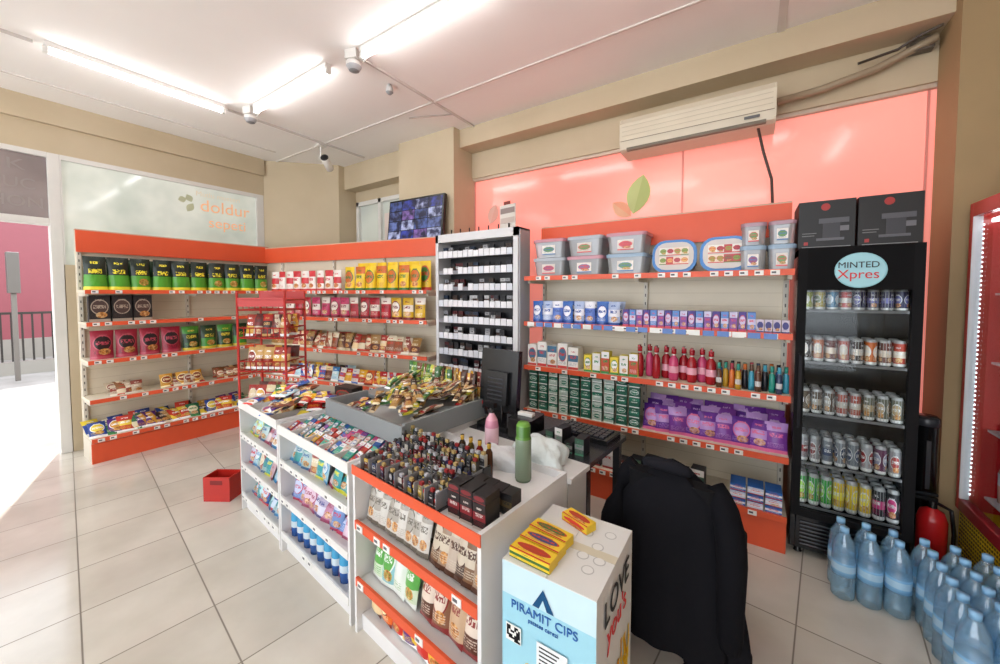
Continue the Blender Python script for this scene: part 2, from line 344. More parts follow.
for x in (-5.25,-4.72,-4.16): b.bx(I,x,x+.06,3.78,3.85,2.2,3.13,WF)
b.bx(I,-5.25,-4.1,3.78,3.85,3.07,3.13,WF); b.obj('frame',PAINT,e)
Bt().bx(I,-4.62,-4.25,3.815,3.825,2.4,2.9,C('#b9c9c6'),cf=C('#d9c9c0')).obj('poster',DCARD,e)
e=empty('window_4')
Bt().bx(I,-2.94,1.05,3.86,3.87,.8,3.13,W).obj('pink_pane',FILMP,e)
b=Bt()
for x in (-2.94,-.55,.99): b.bx(I,x,x+.014,3.85,3.88,.8,3.13,C('#ea988c'))
b.bx(I,-2.94,1.05,3.82,3.87,3.1,3.13,C('#c9b8a4')); b.obj('frame',PAINT,e)
b=Bt()
for (x,z,a,l,w,c1,c2) in [(-.98,2.48,14,.38,.22,'#a9b86a','#b8c47c'),(-1.0,2.46,-50,.24,.14,'#e8a07a','#e4b088'),(-2.7,2.55,20,.25,.16,'#e4a898','#e8b4a4')]:
    b.grid(T(x,3.852,z)@Matrix.Rotation(math.radians(a),4,'Y'),6,8,lambda u,v:((u-.5)*w*max(0,sin(pi*v))**.8,0,v*l),lambda u,v:C(c1) if u>.5 else C(c2),sm=False)
b.obj('leaf_print',PAINT,e)
# outside
Bt().bx(I,-30,-6.2,-20,20,-.12,-.03,W).obj('pavement',noisemat('asphalt','#7b7772','#918d89',2,.9))
e=empty('red_building')
b=Bt(); b.bx(I,-16.5,-16,-12,14,-.03,6,C('#84424a')); b.bx(I,-16,-15.95,-12,14,-.03,.5,C('#8a847c'))
for y in range(-10,12,3): b.bx(I,-16,-15.96,y,y+1.2,1.2,2.6,C('#3a2026'))
b.obj('facade',PAINT,e)
b=Bt()
for i in range(60): b.bx(I,-13.0,-12.97,-4+i*.14,-3.97+i*.14,0,1.3,C('#2a2624'))
b.bx(I,-13.02,-12.96,-4,4.4,1.25,1.3,C('#2a2624')); b.bx(I,-13.05,-12.9,-4,4.4,-.03,.25,C('#8d8982')); b.obj('iron_fence',PAINT)
b=Bt(); b.bx(I,-12.1,-12.0,.86,.93,-.03,1.7,C('#6a6560')); b.bx(I,-12.15,-11.95,.82,.98,1.7,2.5,C('#5e5a56')); b.obj('street_post',PAINT,bevel=.01)
# ---------------- gondolas
def gondola(name,F,L,D,zs,HT,hd,posts,back=None,tagc=W,tagfill=.5,strip=ORG):
    b=Bt(); b0,b1=back or (0,L)
    b.bx(F,b0,b1,D-.02,D,0,HT,CREAM)
    for z in [0.3+.1*i for i in range(18)]: b.bx(F,b0,b1,D-.0215,D-.02,z,z+.003,C('#c6b99e'))
    for p in posts:
        b.bx(F,p-.015,p+.015,D-.05,D-.02,0,HT,C('#d9d2c4'))
        for k in range(30): b.bx(F,p-.004,p+.004,D-.0515,D-.05,.2+k*.07,.225+k*.07,C('#55504a'))
    b.bx(F,0,L,.03,D-.02,0,zs[0]-.03,C('#cfc6b4')); b.bx(F,0,L,.015,.03,0,zs[0]-.05,strip)
    for z in zs:
        b.bx(F,0,L,.0,D-.02,z-.022,z,C('#ddd3be')); b.bx(F,0,L,-.012,.0,z-.036,z+.004,strip)
        for p in posts: b.bx(F,p-.012,p+.012,.05,D-.03,z-.06,z-.022,C('#cbc3b2'))
        x=.04
        while x<L-.08:
            if R()<tagfill: b.bx(F,x,x+.05,-.015,-.012,z-.033,z-.001,tagc); b.bx(F,x+.006,x+.03,-.016,-.015,z-.022,z-.01,C('#4a4a50'))
            x+=.085
    b.bx(F,b0,b1,D-.07,D-.055,hd[0],hd[1],strip)
    b.bx(F,b0,b1,D-.07,D,hd[1],hd[1]+.012,C('#c9a08a'))
    return b.obj(name,PAINT)
FA=T(-5.38,.825,0,90); FC=T(-5.68,2.30,0,10.7); FB=T(-1.72,3.0)
zs=[.25,.64,1.03,1.41,1.73]
gondola('gondola_shelving',FA,1.48,.38,zs,2.34,(2.12,2.34),[.02,.9],back=(0,1.84))
gondola('gondola_shelving',FC,2.93,.38,zs,2.32,(2.12,2.32),[.35,1.3,2.1,2.9],back=(.02,2.93))
zb=[.25,.64,1.04,1.44,1.85]
gondola('gondola_shelving',FB,1.95,.4,zb,2.33,(2.1,2.33),[.02,.98,1.93],tagfill=.6)
b=Bt()
for k in range(21): b.bx(FB,.04+k*.088,.04+k*.088+.07,-.0175,-.0165,1.402,1.44,C('#5a7fc0') if k%3 else W)
b.obj('price_labels',PAINT)
# --- products shelf A
b=Bt()
for i in range(10):
    M=FA@T(.1+i*.172,.14+U(-.01,.01),1.73,U(-6,6))
    b.bag(M,.165,.34,.09,pat('#14241a','#4f9c2c','#ecdf3a',kind=4),stand=True)
    b.bag(M@T(0,.12,0),.165,.33,.08,pat('#1b3a20','#3f8f2e','#ecdf3a',kind=4),stand=True,nu=4,nv=5)
b.obj('tea_bags',FILM)
b=Bt()
for i in range(3):
    M=FA@T(.11+i*.16,.12,1.41,U(-4,4)); b.carton(M,.15,.1,.27,K,pat('#1c1a1c','#4a3632','#a89a8a',kind=0))
b.obj('coffee_cartons',CARD)
b=Bt()
for i in range(4):
    M=FA@T(.12+i*.185,.13,1.03,U(-5,5)); b.bag(M,.175,.29,.1,pat('#a01c38','#201418','#b8485a',kind=0),stand=True)
for i in range(4):
    M=FA@T(.86+i*.17,.13,1.03,U(-5,5)); b.bag(M,.165,.28,.1,pat('#163a1e','#3f8f2e','#d8c23c',kind=[2,4][i%2]),stand=True)
b.obj('coffee_bags',FILM)
b=Bt()
P1=[('#8a5a34','#e9dcc0','#c23c23'),('#c8b8a0','#8a3a2a','#e8e0d0'),('#6a3a28','#d8b880','#d83030')]
for i in list(range(3,7))+list(range(11,17))+list(range(20,26)):
    x=.04+i*.055
    for r_ in range(2): b.bag(FA@T(x,.08+r_*.13,.64,U(-15,15),-30+U(-15,15)),.1,.13,.03,rp(P1),nu=4,nv=5)
P3=[('#2a4a9a','#e8d03a','#ffffff'),('#5a2a80','#d8a03a','#ffffff'),('#c83a2a','#f0d040','#ffffff'),('#2a6a4a','#e8e0c0','#3a8a4a'),('#d8a032','#3a2a6a','#fff2c0'),('#3a2a24','#c8a060','#e8d8c0')]
for i in range(44):
    b.bag(FA@T(.06+(i%22)*.065,.06+(i//22)*.15,.25,U(-20,20),-45+U(-20,20)),.13,.17,.04,rp(P3),nu=4,nv=5)
for i in range(3): b.bag(FA@T(.62+i*.14,.1,.64,U(-10,10),-15),.12,.15,.05,pat('#d8a032','#8a3a1a','#fff2c0'),stand=True,nu=4,nv=5)
b.obj('crisps_bags',FILM)
# --- products shelf C
b=Bt()
for i in range(9): b.bag(FC@T(.5+i*.135,.12,1.73,U(-5,5)),.125,.25,.08,pat('#e9e2da','#c8323a','#c8323a',kind=[1,2][i%2]),stand=True)
for i in range(7): b.bag(FC@T(1.78+i*.155,.12,1.73,U(-5,5)),.15,.28,.09,pat('#e8c21e','#c8641e','#2f6f2e',kind=[0,2][i%2]),stand=True)
for i in range(7): b.bag(FC@T(1.86+i*.15,.24,1.73,U(-5,5)),.15,.33,.09,pat('#e8c21e','#3a7a2e','#c8321e'),stand=True,nu=4,nv=5)
b.obj('rice_bags',FILM)
b=Bt()
P2=[('#8a4a2a','#e9dcc0','#c23c23'),('#b8a890','#8a3a2a','#e8e0d0'),('#a07a44','#5a2a1a','#d8c8a8'),('#a83028','#f0d8a8','#e8e0d0')]
for i in range(15):
    c=['#b51e30','#c83a6a','#b51e30','#d8b02a'][i//4]
    b.bag(FC@T(.62+i*.153,.12,1.41,U(-6,6)),.14,.24,.08,pat(c,'#f0e6da','#7a1020',kind=i%3),stand=True)
for i in range(34): b.bag(FC@T(.5+(i%22)*.105,.07+(i//22)*.14,1.03,U(-15,15),-20+U(-10,10)),.13,.2,.05,rp(P2),nu=4,nv=5)
for i in range(34): b.bag(FC@T(.5+(i%22)*.105,.07+(i//22)*.14,.64,U(-15,15),-20+U(-10,10)),.12,.17,.05,rp(),nu=4,nv=5)
for i in range(34): b.bag(FC@T(.5+(i%22)*.105,.07+(i//22)*.14,.25,U(-15,15),-20+U(-10,10)),.12,.17,.05,rp(),nu=4,nv=5)
b.obj('nut_and_pulse_bags',FILM)
# --- products shelf B
FX=T(0,3.0)
def tub(b,M,w,d,h,lid):
    b.rbox(M,w,d,h,.035,C('#b9b6b4'),0,taper=.1,lidc=C(lid),lmi=1)
    b.rbox(M@T(0,0,.008),w*.55,d*.6,h*.5,.03,C('#8a9094'),1)
    b.grid(M,1,1,lambda u,v:((u-.5)*w*.42,-d/2*(.95)-.005,h*.15+v*h*.5),pat(random.choice(['#e4dcd4','#d8d0c8']),random.choice(['#b83a4a','#5a8a4a','#8a3a6a']),random.choice(['#c83a3a','#3a6aa0'])),2,sm=False)
b=Bt()
for i,x in enumerate((-1.5,-1.17,-.83)):
    tub(b,FX@T(x,.17,1.85),.3,.26,.165,['#a8aeb6','#c08a96','#8aa2b8'][i]); tub(b,FX@T(x,.17,2.017),.3,.26,.165,['#c0828e','#a8aeb6','#c08a96'][i])
for x in (.03,.185):
    tub(b,FX@T(x-.02,.15,1.85),.145,.2,.17,'#8aa2b8')
    tub(b,FX@T(x-.02,.15,2.022),.14,.2,.15,'#a88a96')
b.obj('food_storage_tubs',[TUBM,PLAS,FILM])
b=Bt()
for i,x in enumerate((-.49,-.16)):
    M=FX@T(x,.14,1.85+.13,0,84)
    b.rbox(M@T(0,0,-.1),.29,.22,.08,.07,C('#a8aeb4')); b.rbox(M@T(0,0,-.022),.31,.25,.03,.09,C('#4a86c8')); b.rbox(M@T(0,0,.008),.27,.21,.008,.08,C('#d0cac6'))
    for k in range(4):
        for q in range(2): b.grid(M@T(-.075+k*.05,-.035+q*.07,.0175+.0005*k),1,1,lambda u,v:((u-.5)*.055,(v-.5)*.06,0),pat(random.choice(['#e8d8c8','#b8424a','#e4e4dc']),random.choice(['#8a9a4a','#9a3a4a','#d8a860']),random.choice(['#c83a3a','#5a7a3a'])),1,sm=False)
b.obj('oval_storage_tubs',[PLAS,FILM])
b=Bt()
for i in range(8):
    for r_ in range(2): b.bag(FX@T(-1.62+i*.1,.07+r_*.12,1.44,U(-8,8)),.1,.19,.06,pat(['#3a6ab8','#a8b8d8','#5a7ac8'][i%3],'#e8e8f0','#2a4a98',kind=i%3),stand=True)
for i in range(17):
    for r_ in range(2): b.carton(FX@T(-.82+i*.052,.06+r_*.07,1.44),.046,.03,.13,C('#5a4a9a'),pat(['#4a3a8a','#5a86c8','#7a4a9a'][i%3],'#c8c4e0','#c84a6a',kind=i%3),mi=1)
for i in range(4): b.carton(FX@T(.06+i*.045,.06,1.44),.04,.05,.085,C('#c8c0d0'),pat('#c8bfd0','#3a3a7a'),mi=1)
b.obj('hygiene_packs',[FILM,CARD])
b=Bt()
for i in range(5): b.carton(FX@T(-1.66+i*.1,.1,1.04,0),.09,.12,.19+.03*(i%2),W,pat('#e8e6e0','#3a6a8a','#c03a3a',kind=i%3))
for i in range(6): b.carton(FX@T(-1.13+i*.075,.08,1.04,0),.065,.08,.14+.02*(i%3),C('#e8d84a'),pat(['#e8cf3a','#e9e6e0','#c8503a'][i%3],'#f0f0f0','#3a8a4a',kind=i%3))
b.obj('small_cartons',CARD)
b=Bt()
for i in range(9):
    c=C(['#a01824','#c84470','#a01824'][i%3]); c2=C('#e8a8b8'); x=-.72+i*.062; y=.1+(i%2)*.06; s_=.03 if i<3 else .036
    b.lathe(FX@T(x,y,1.04),[(s_*.8,0,c),(s_,.02,c),(s_,.06,c2 if i>2 else c),(s_,.11,c),(s_*.9,.16,c),(.012,.19,W),(.012,.2,C('#b01c2a')),(.018,.202,C('#b01c2a')),(.018,.24,C('#b01c2a'))],12)
    b.bx(FX@T(x,y,1.04),-.008,.008,-.04,.01,.235,.255,C('#b01c2a'))
b.obj('spray_bottles',PLAS)
b=Bt()
PC=['#2a3a5a','#b8902a','#3a6aa8','#1a1a22','#a83a4a','#3a90a8','#c8682a','#5a3a2a','#2a8a7a']
for i in range(21):
    c=C(random.choice(PC)); x=-.17+(i//2)*.038; y=.05+(i%2)*.08+.02*(i%3)
    b.lathe(FX@T(x,y,1.04),[(.018,0,c),(.018,.035,C('#c8c8c8') if i%3==0 else c),(.018,.07,c),(.016,.12,c),(.007,.13,LG),(.011,.133,C(random.choice(PC))),(.011,.175,K)],10)
b.obj('perfume_bottles',PLAS)
b=Bt()
for i in range(10):
    for k in range(5):
        for r_ in (0,1):
            if r_ and k<4: continue
            b.carton(FX@T(-1.64+i*.1,.04+.06*r_,.64+k*.08,0),.08,.03,.075,C('#2a6a56'),pat('#b8ccc4' if (i//2)%2 else '#1e5a4a','#2a7a62','#e9f0ec',kind=(i+k)%3))
b.obj('chewing_gum_packs',DCARD)
b=Bt()
for k in range(3):
    for i in range(9): b.bag(FX@T(-.62+i*.098,.06+k*.09,.64+k*.02,U(-14,14),-20+U(-8,8)),.13,.2,.06,pat(['#5a2a8a','#6a3296','#7a3c9a'][i%3],'#b890d0','#c8a8d8' if k else '#d86a9a',kind=(i+k)%3),nu=5,nv=6)
b.obj('biscuit_bags',FILM)
b=Bt()
for k in range(3):
    for i in range(3): b.carton(FX@T(-.04+i*.1,.08,.25+k*.05,0),.09,.14,.045,C('#2a62b0'),pat(['#2a62b0','#c6d2e6'][(i+k)%2],'#e8e8f0','#c83a3a',kind=1))
for i in range(12): b.carton(FX@T(-1.5+i*.11,.1,.25,U(-8,8)),.09,.1,.1+.03*(i%3),C('#33343a'),pat(['#2a2a30','#c8c8c8','#6a3a2a','#3a5a4a'][i%4],'#e0e0e0','#a83030',kind=i%3))
b.obj('toothpaste_cartons',CARD)
# ---------------- cigarette rack
FR=T(-2.75,2.93)
e=empty('cigarette_rack')
b=Bt(); RW=C('#d4d4d6')
b.bx(FR,0,1.0,.2,.22,.5,2.3,C('#26262a')); b.bx(FR,0,.035,0,.22,.3,2.3,RW); b.bx(FR,.95,1.0,0,.22,.3,2.3,RW); b.bx(FR,0,1.0,0,.22,2.22,2.3,RW); b.bx(FR,0,1.0,0,.22,.0,.5,RW)
b.bx(FR,1.0,1.012,.02,.2,.3,2.28,C('#b0b0b6'))
for k in range(10):
    z=.6+k*.165
    b.bx(FR,.035,.95,.02,.2,z-.012,z,C('#4a4a4e')); b.bx(FR,.035,.95,.005,.02,z-.028,z+.01,C('#8a8a90'))
    for q in range(14):
        x=.045+q*.0645
        if R()<.93: b.bx(FR,x,x+.056,-.003,.005,z-.026,z+.038+U(-.006,.006),C(random.choice(['#ececf0','#e4e4e8','#d8dce4'])))
b.obj('frame',PAINT,e)
b=Bt()
for k in range(10):
    z=.6+k*.165
    for q in range(14):
        if R()<.75:
            c=random.choice(['#1c1c22','#c6c6c6','#2a2a34','#5a1a20','#20324a','#98989c','#3a2a22','#1c1c22'])
            b.carton(FR@T(.07+q*.0645,.08+U(0,.05),z),.055,.022,.088,C(c),pat(c,random.choice(['#c6c6c6','#4a2a20','#3a3a3a']),'#101014',kind=1))
b.obj('packs',DCARD,e)
b=Bt()
for k in range(8): b.tube(FR,[(.08+k*.115,.03,2.3),(.08+k*.115,.03,2.345)],.006,K)
M=FR@T(.86,.05,2.3,-12)
b.bx(M,-.1,.1,-.003,.003,0,.22,C('#d9d4cc'),cf=C('#cfc8c0')); b.bx(M,-.05,.03,-.003,.003,.22,.25,C('#7a2a20')); b.bx(M,-.09,.09,-.006,-.004,.14,.19,C('#8a7a76')); b.bx(M,-.09,.09,-.006,-.004,.05,.1,C('#b8a8a0'))
b.obj('top_cards',DCARD,e)
# ---------------- TV
e=empty('wall_monitor'); FT=T(-3.45,3.28,2.34,3,-6)
Bt().bx(FT,-.45,.45,0,.05,0,.54,K).bx(FT,-.1,.1,.05,.14,.15,.4,K).obj('bezel',PLAS,e,bevel=.006)
m,N,L,bb=newmat('cctv_screen'); tc=N.new('ShaderNodeNewGeometry'); vo=N.new('ShaderNodeTexNoise'); vo.inputs['Scale'].default_value=13; vo.inputs['Detail'].default_value=4; L.new(tc.outputs['Position'],vo.inputs['Vector'])
at=N.new('ShaderNodeVertexColor'); at.layer_name='Col'
r=N.new('ShaderNodeValToRGB'); r.color_ramp.elements[0].color=C('#181c40'); r.color_ramp.elements[1].color=C('#c8d0e8'); r.color_ramp.elements[0].position=.4; r.color_ramp.elements[1].position=.64; L.new(vo.outputs[0],r.inputs[0])
mx=N.new('ShaderNodeMixRGB'); mx.blend_type='MULTIPLY'; mx.inputs[0].default_value=1; L.new(r.outputs[0],mx.inputs[1]); L.new(at.outputs[0],mx.inputs[2])
L.new(mx.outputs[0],bb.inputs['Emission Color']); bb.inputs['Emission Strength'].default_value=1.1; bb.inputs['Base Color'].default_value=(.01,.01,.02,1); bb.inputs['Roughness'].default_value=.35
SCR=m; b=Bt()
for i in range(4):
    for j in range(4): b.bx(FT,-.43+i*.216,-.43+i*.216+.205,-.003,0,.02+j*.126,.02+j*.126+.116,random.choice([C('#e0e0f0'),C('#7888b8'),C('#a878b8'),C('#5a70a8'),C('#4050b0')]))
b.obj('screen',SCR,e)
# ---------------- air conditioner
e=empty('air_conditioner'); b=Bt(); AC=C('#d2c8b2'); FAc=T(-1.02,3.5,2.98)
def acprof(u,v):
    pts=[(.06,0),(.02,.02),(0,.08),(0,.24),(.03,.29),(.08,.3)]
    t=v*5; i=min(int(t),4); f=t-i; return (u*1.15,pts[i][0]*(1-f)+pts[i+1][0]*f,pts[i][1]*(1-f)+pts[i+1][1]*f)
b.grid(FAc,2,5,acprof,lambda u,v:AC,sm=False); b.bx(FAc,.0,1.15,.06,.29,0,.298,AC)
b.bx(FAc,.0,.012,.01,.08,.03,.28,AC); b.bx(FAc,1.138,1.15,.01,.08,.03,.28,AC)
b.bx(FAc,.01,1.14,-.004,.005,.085,.09,C('#8a7f6c')); b.bx(FAc,.06,1.09,.012,.06,.005,.03,C('#6a6150'))
for z in (.13,.17,.21): b.bx(FAc,.02,1.13,-.002,.0,z,z+.003,C('#b5aa92'))
b.bx(FAc,.95,1.05,-.004,0,.05,.07,C('#5a5a5a'))
b.obj('case',PAINT,e)
b=Bt(); b.tube(I,[(.02,3.6,2.99),(.06,3.62,2.8),(.12,3.7,2.6),(.14,3.78,2.3),(.14,3.8,2.1)],.010,C('#4a3c36')); b.obj('drain_hose',PAINT,e)
b=Bt(); b.tube(I,[(.14,3.72,3.2),(.4,3.73,3.22),(.7,3.74,3.28),(.9,3.74,3.36),(.99,3.7,3.38)],.028,C('#a08f76'))
b.tube(I,[(.6,3.7,3.33),(.8,3.7,3.36),(.9,3.66,3.4),(.98,3.6,3.4)],.010,C('#4a4038')); b.bx(I,.86,.98,3.72,3.79,3.33,3.41,C('#5a5248'))
b.obj('pipe_run',PAINT)
# ---------------- beverage cooler
FCo=T(.25,3.02); e=empty('beverage_cooler'); w,d,h=.55,.62,1.98
b=Bt(); b.bx(FCo,0,.03,.04,d,.05,h,K); b.bx(FCo,w-.03,w,.04,d,.05,h,K); b.bx(FCo,.03,w-.03,d-.03,d,.05,h,C('#0c0c0e')); b.bx(FCo,0,w,.04,d,h-.05,h,K); b.bx(FCo,.03,w-.03,.04,d-.03,.05,.27,K)
for x in (.05,w-.05):
    for y in (.1,d-.08): b.tube(FCo,[(x,y,0),(x,y,.06)],.02,K)
for k in range(7): b.bx(FCo,.05,w-.05,.03,.042,.08+k*.024,.09+k*.024,C('#2c2c30'))
b.obj('cabinet',PLAS,e,bevel=.004)
b=Bt(); b.bx(FCo,0,.045,0,.04,.28,h,K); b.bx(FCo,w-.045,w,0,.04,.28,h,K); b.bx(FCo,.045,w-.045,0,.04,.28,.32,K); b.bx(FCo,.045,w-.045,0,.04,1.72,h,C('#0c0c0e')); b.tube(FCo,[(.022,-.0,.85),(.022,-.03,.87),(.022,-.03,1.3),(.022,0,1.32)],.009,C('#2e2e32')); b.obj('door_frame',MATTE,e)
Bt().bx(FCo,.045,w-.045,.015,.022,.32,1.72,W).obj('door_glass',GLASS,e)
b=Bt(); b.lathe(T(w/2+.01+.25,3.02-.001,1.835,0,90),[(.115,0,C('#8ec4d0')),(.115,.004,C('#8ec4d0')),(.108,.006,C('#9ed0da'))],32,sm=False)
b.v=[(x,y,1.835+(z-1.835)*.9) for x,y,z in b.v]; b.obj('sign_disc',PAINT,e)
text('sign_top','MINTED',FCo@T(w/2,-.009,1.865),.05,M_BLK,e); text('sign_main','Xpres',FCo@T(w/2,-.009,1.81),.075,M_RED,e)
b=Bt(); SZ=[.33,.61,.93,1.265,1.595]
for z in SZ:
    for k in range(14): b.bx(FCo,.035+k*.0365,.039+k*.0365,.07,d-.05,z-.006,z,C('#3a3a3e'))
    b.bx(FCo,.03,w-.03,.065,.075,z-.014,z+.002,C('#5a5a5c'))
b.obj('wire_shelves',PLAS,e)
b=Bt(); b.bx(FCo,.032,.038,.05,.056,.34,1.66,W); b.bx(FCo,w-.038,w-.032,.05,.056,.34,1.66,W); b.obj('led_strips',LED,e)
def can(b,M,c1,c2,h=.145,r=.027):
    a=C('#a0a2a4')
    b.lathe(M,[(r*.8,0,a),(r*.98,.008,a),(r*.98,h*.9,a),(r*.82,h*.97,a),(r*.8,h,a)],12)
    b.grid(M@T(0,0,0,U(0,90)),12,1,lambda u,v:(r*cos(2*pi*u),r*sin(2*pi*u),h*(.05+.85*v)),pat(c1,c2,'#d8d8d8',kind=random.choice([0,1])),urep=3)
b=Bt()
rows=[(.33,.2,[('#2a983a','#9ad83a')]*3+[('#d8b80e','#f0e03a')]*3+[('#2a2a2e','#c83a7a')]*2,.029),(.61,.17,[('#8a8a8e','#7a1a1e')]*2+[('#6a7078','#2a3a5a')]*3+[('#98989c','#8a1a1e'),('#5a2a4a','#8888a0'),('#88888c','#a03030')],.027),(.93,.155,[('#4a3a2a','#a8a094')]*3+[('#983a2a','#b8afa4')]*2+[('#5a5a4a','#a8906a')]*3,.027),(1.265,.155,[('#2a1410','#d8cec4'),('#b85a1a','#e8dece'),('#5a2018','#d8c8b8'),('#a83a2a','#d8cec0')]*2,.027),(1.595,.125,[('#98a23a','#d8d6c8'),('#a89840','#5a6a3a')]+[('#2a6a90','#c8d8e4'),('#a83a3a','#d4ccc8')]+[('#22224a','#6868a8')]*4,.027)]
for z,hh,cs,rr in rows:
    for i in range(8):
        for r_ in range(3):
            can(b,FCo@T(.062+i*.061,.11+r_*.065,z),*cs[i],h=hh,r=rr)
b.obj('drink_cans',METAL,e)
for x in (.245,.525):
    e=empty('coffee_maker_carton'); F=T(x,3.06,1.98)
    Bt().bx(F,0,.27,0,.3,0,.29,C('#101012')).obj('carton',DCARD,e,bevel=.003)
    b=Bt(); b.bx(F,.12,.2,-.002,0,.06,.15,C('#34343a')); b.bx(F,.1,.24,-.003,0,.15,.18,C('#505056')); b.bx(F,.09,.22,-.003,0,.045,.06,C('#5a5a60')); b.bx(F,.2,.24,-.003,-.001,.1,.13,C('#6a6a70')); b.bx(F,.03,.05,-.002,0,.02,.04,C('#a03030')); b.bx(F,.02,.25,-.002,0,.005,.009,C('#909090')); b.bx(F,.02,.09,-.002,0,.09,.095,C('#6a6a6a')); b.bx(F,.02,.08,-.002,0,.075,.08,C('#6a6a6a'))
    b.lathe(F@T(.13,-.0005,.25,0,90),[(.022,0,C('#a02a28')),(.022,.002,C('#a02a28'))],16,sm=False); b.obj('printed_picture',DCARD,e)
# ---------------- red upright cooler (right)
FRd=T(1.08,3.44,0,-90); e=empty('red_display_cooler'); w,d,h=.8,.62,2.23; RD=C('#b8262a')
b=Bt(); b.bx(FRd,0,.03,.05,d,0,h,RD); b.bx(FRd,w-.03,w,.05,d,0,h,RD); b.bx(FRd,.03,w-.03,d-.03,d,0,h,C('#d8dade')); b.bx(FRd,0,w,.05,d,h-.05,h,RD); b.bx(FRd,.03,w-.03,.05,d-.03,0,.4,C('#c9a61e'))
b.bx(FRd,0,w,.02,.05,.02,.38,C('#d8b41e'))
for i in range(32):
    for j in range(14): b.bx(FRd,.02+i*.024,.031+i*.024,.017,.02,.04+j*.024,.051+j*.024,C('#6a5a18'))
b.obj('cabinet',PLAS,e)
b=Bt(); b.bx(FRd,0,.04,0,.05,.39,h,RD); b.bx(FRd,w-.05,w,0,.05,.39,h,RD); b.bx(FRd,.04,w-.05,0,.05,.39,.46,C('#8c2228')); b.bx(FRd,.04,w-.05,0,.05,h-.08,h,RD); b.bx(FRd,.04,.05,.0,.04,.46,h-.08,C('#d8d8dc')); b.obj('door_frame',PLAS,e,bevel=.005)
Bt().bx(FRd,.05,w-.05,.015,.022,.46,h-.08,W).obj('door_glass',GLASS,e)
b=Bt()
for k in range(60): b.bx(FRd,.062,.066,.035,.039,.5+k*.027,.508+k*.027,W)
b.bx(FRd,.05,w-.05,.07,.09,h-.12,h-.1,W)  # top strip added to brighten the cooler interior
b.obj('led_dots',LED,e)
b=Bt()
for z in (.5,.9,1.3,1.7):
    b.bx(FRd,.04,w-.04,.1,d-.04,z-.012,z,C('#c8cacc'))
    for i in range(9):
        for r_ in range(2):
            c=C(random.choice(['#a8b8c8','#c89a8a','#b8c8d8','#d8dcdc','#8aa8c8'])); b.lathe(FRd@T(.1+i*.075,.16+r_*.1,z),[(.03,0,c),(.032,.1,C('#c8d4dc')),(.032,.17,c),(.013,.24,c),(.014,.27,C('#a8b8c8'))],10)
b.obj('bottles',PLAS,e)
# ---------------- fire extinguisher + ashtray
e=empty('fire_extinguisher'); F=T(.93,3.24)
b=Bt(); b.lathe(F,[(.05,0,K),(.062,.01,C('#b81c1e')),(.065,.03,C('#b81c1e')),(.065,.14,C('#a81a1c')),(.065,.24,C('#b81c1e')),(.065,.36,C('#b81c1e')),(.05,.41,C('#b81c1e')),(.02,.43,K),(.02,.47,K)],20); b.bx(F,-.07,.02,-.01,.01,.47,.49,K); b.bx(F,-.08,.02,-.01,.01,.5,.515,K); b.tube(F,[(.02,0,.46),(.07,-.02,.44),(.085,-.02,.3),(.08,-.02,.15)],.01,K); b.obj('cylinder',PLAS,e)
b=Bt(); b.lathe(T(.93,3.39),[(.04,0,K),(.055,.01,K),(.055,.88,K),(.06,.885,C('#3a3a3e')),(.06,.93,C('#2a2a2c')),(.045,.945,K)],20); b.bx(T(.93,3.39),-.01,.01,-.06,-.05,.5,.8,C('#3a3a3e')); b.obj('standing_ashtray',PLAS)
# ---------------- water bottles
def bottle(b,M,s=1.22):
    w_=C('#9fc8e8'); P=[(.03,0),(.042,.01),(.043,.05),(.040,.06),(.043,.07),(.040,.085),(.043,.1),(.043,.2),(.040,.21),(.043,.22),(.036,.26),(.018,.295),(.014,.305)]
    b.lathe(M,[(r_*s,z*s,w_) for r_,z in P],14,0); b.lathe(M,[(.0435*s,.115*s,C('#7fb4dc')),(.0435*s,.135*s,C('#a8cce4')),(.0435*s,.165*s,C('#7fb4dc')),(.0435*s,.175*s,C('#7fb4dc'))],14,1); b.lathe(M,[(.016*s,.302*s,C('#8cc0e8')),(.016*s,.325*s,C('#8cc0e8'))],12,1)
b=Bt()
for i in range(3):
    for j in range(2): bottle(b,T(.47+i*.108,2.77+j*.108))
b.obj('water_bottles',[WATER,PLAS])
b=Bt()
for i in range(3):
    for j in range(6): bottle(b,T(.80+i*.108,2.32+j*.108))
b.obj('water_bottles',[WATER,PLAS])
# ---------------- counter
A6=-6.0
FK=T(-3.31,1.30,0,A6)
def cunit(name,x0,x1,D,levels,top,strip,lip=.05,sh=(.022,.02)):
    b=Bt(); WH=C('#e2e1e0'); t=.018
    b.bx(FK,x0,x0+t,0,D,0,top+lip,WH); b.bx(FK,x1-t,x1,0,D,0,top+lip,WH); b.bx(FK,x0+t,x1-t,D-t,D,0,top+lip,WH); b.bx(FK,x0+t,x1-t,.03,D-t,0,.08,WH)
    for z in levels:
        b.bx(FK,x0+t,x1-t,.01,D-t,z-.018,z,WH); b.bx(FK,x0+t,x1-t,-.004,.01,z-sh[0],z+sh[1],strip)
        x=x0+.04
        while x<x1-.09:
            if R()<.45: b.bx(FK,x,x+.05,-.007,-.004,z-.02,z+.012,W); b.bx(FK,x+.006,x+.03,-.008,-.007,z-.01,z+.002,C('#5a5a60'))
            x+=.075
    b.bx(FK,x0+t,x1-t,.01,D-t,top-.018,top,WH); b.bx(FK,x0,x1,-.006,.0,top-.01,top+lip,strip)
    return b.obj(name,PAINT)
cunit('display_counter',0,.76,.5,[.12,.36,.6],.82,C('#e4e3e0'))
cunit('display_counter',.77,1.66,.5,[.12,.36,.6],.80,C('#e4e3e0'))
cunit('display_counter',1.70,2.56,.6,[.27,.56],.82,ORG,.035)
b=Bt()
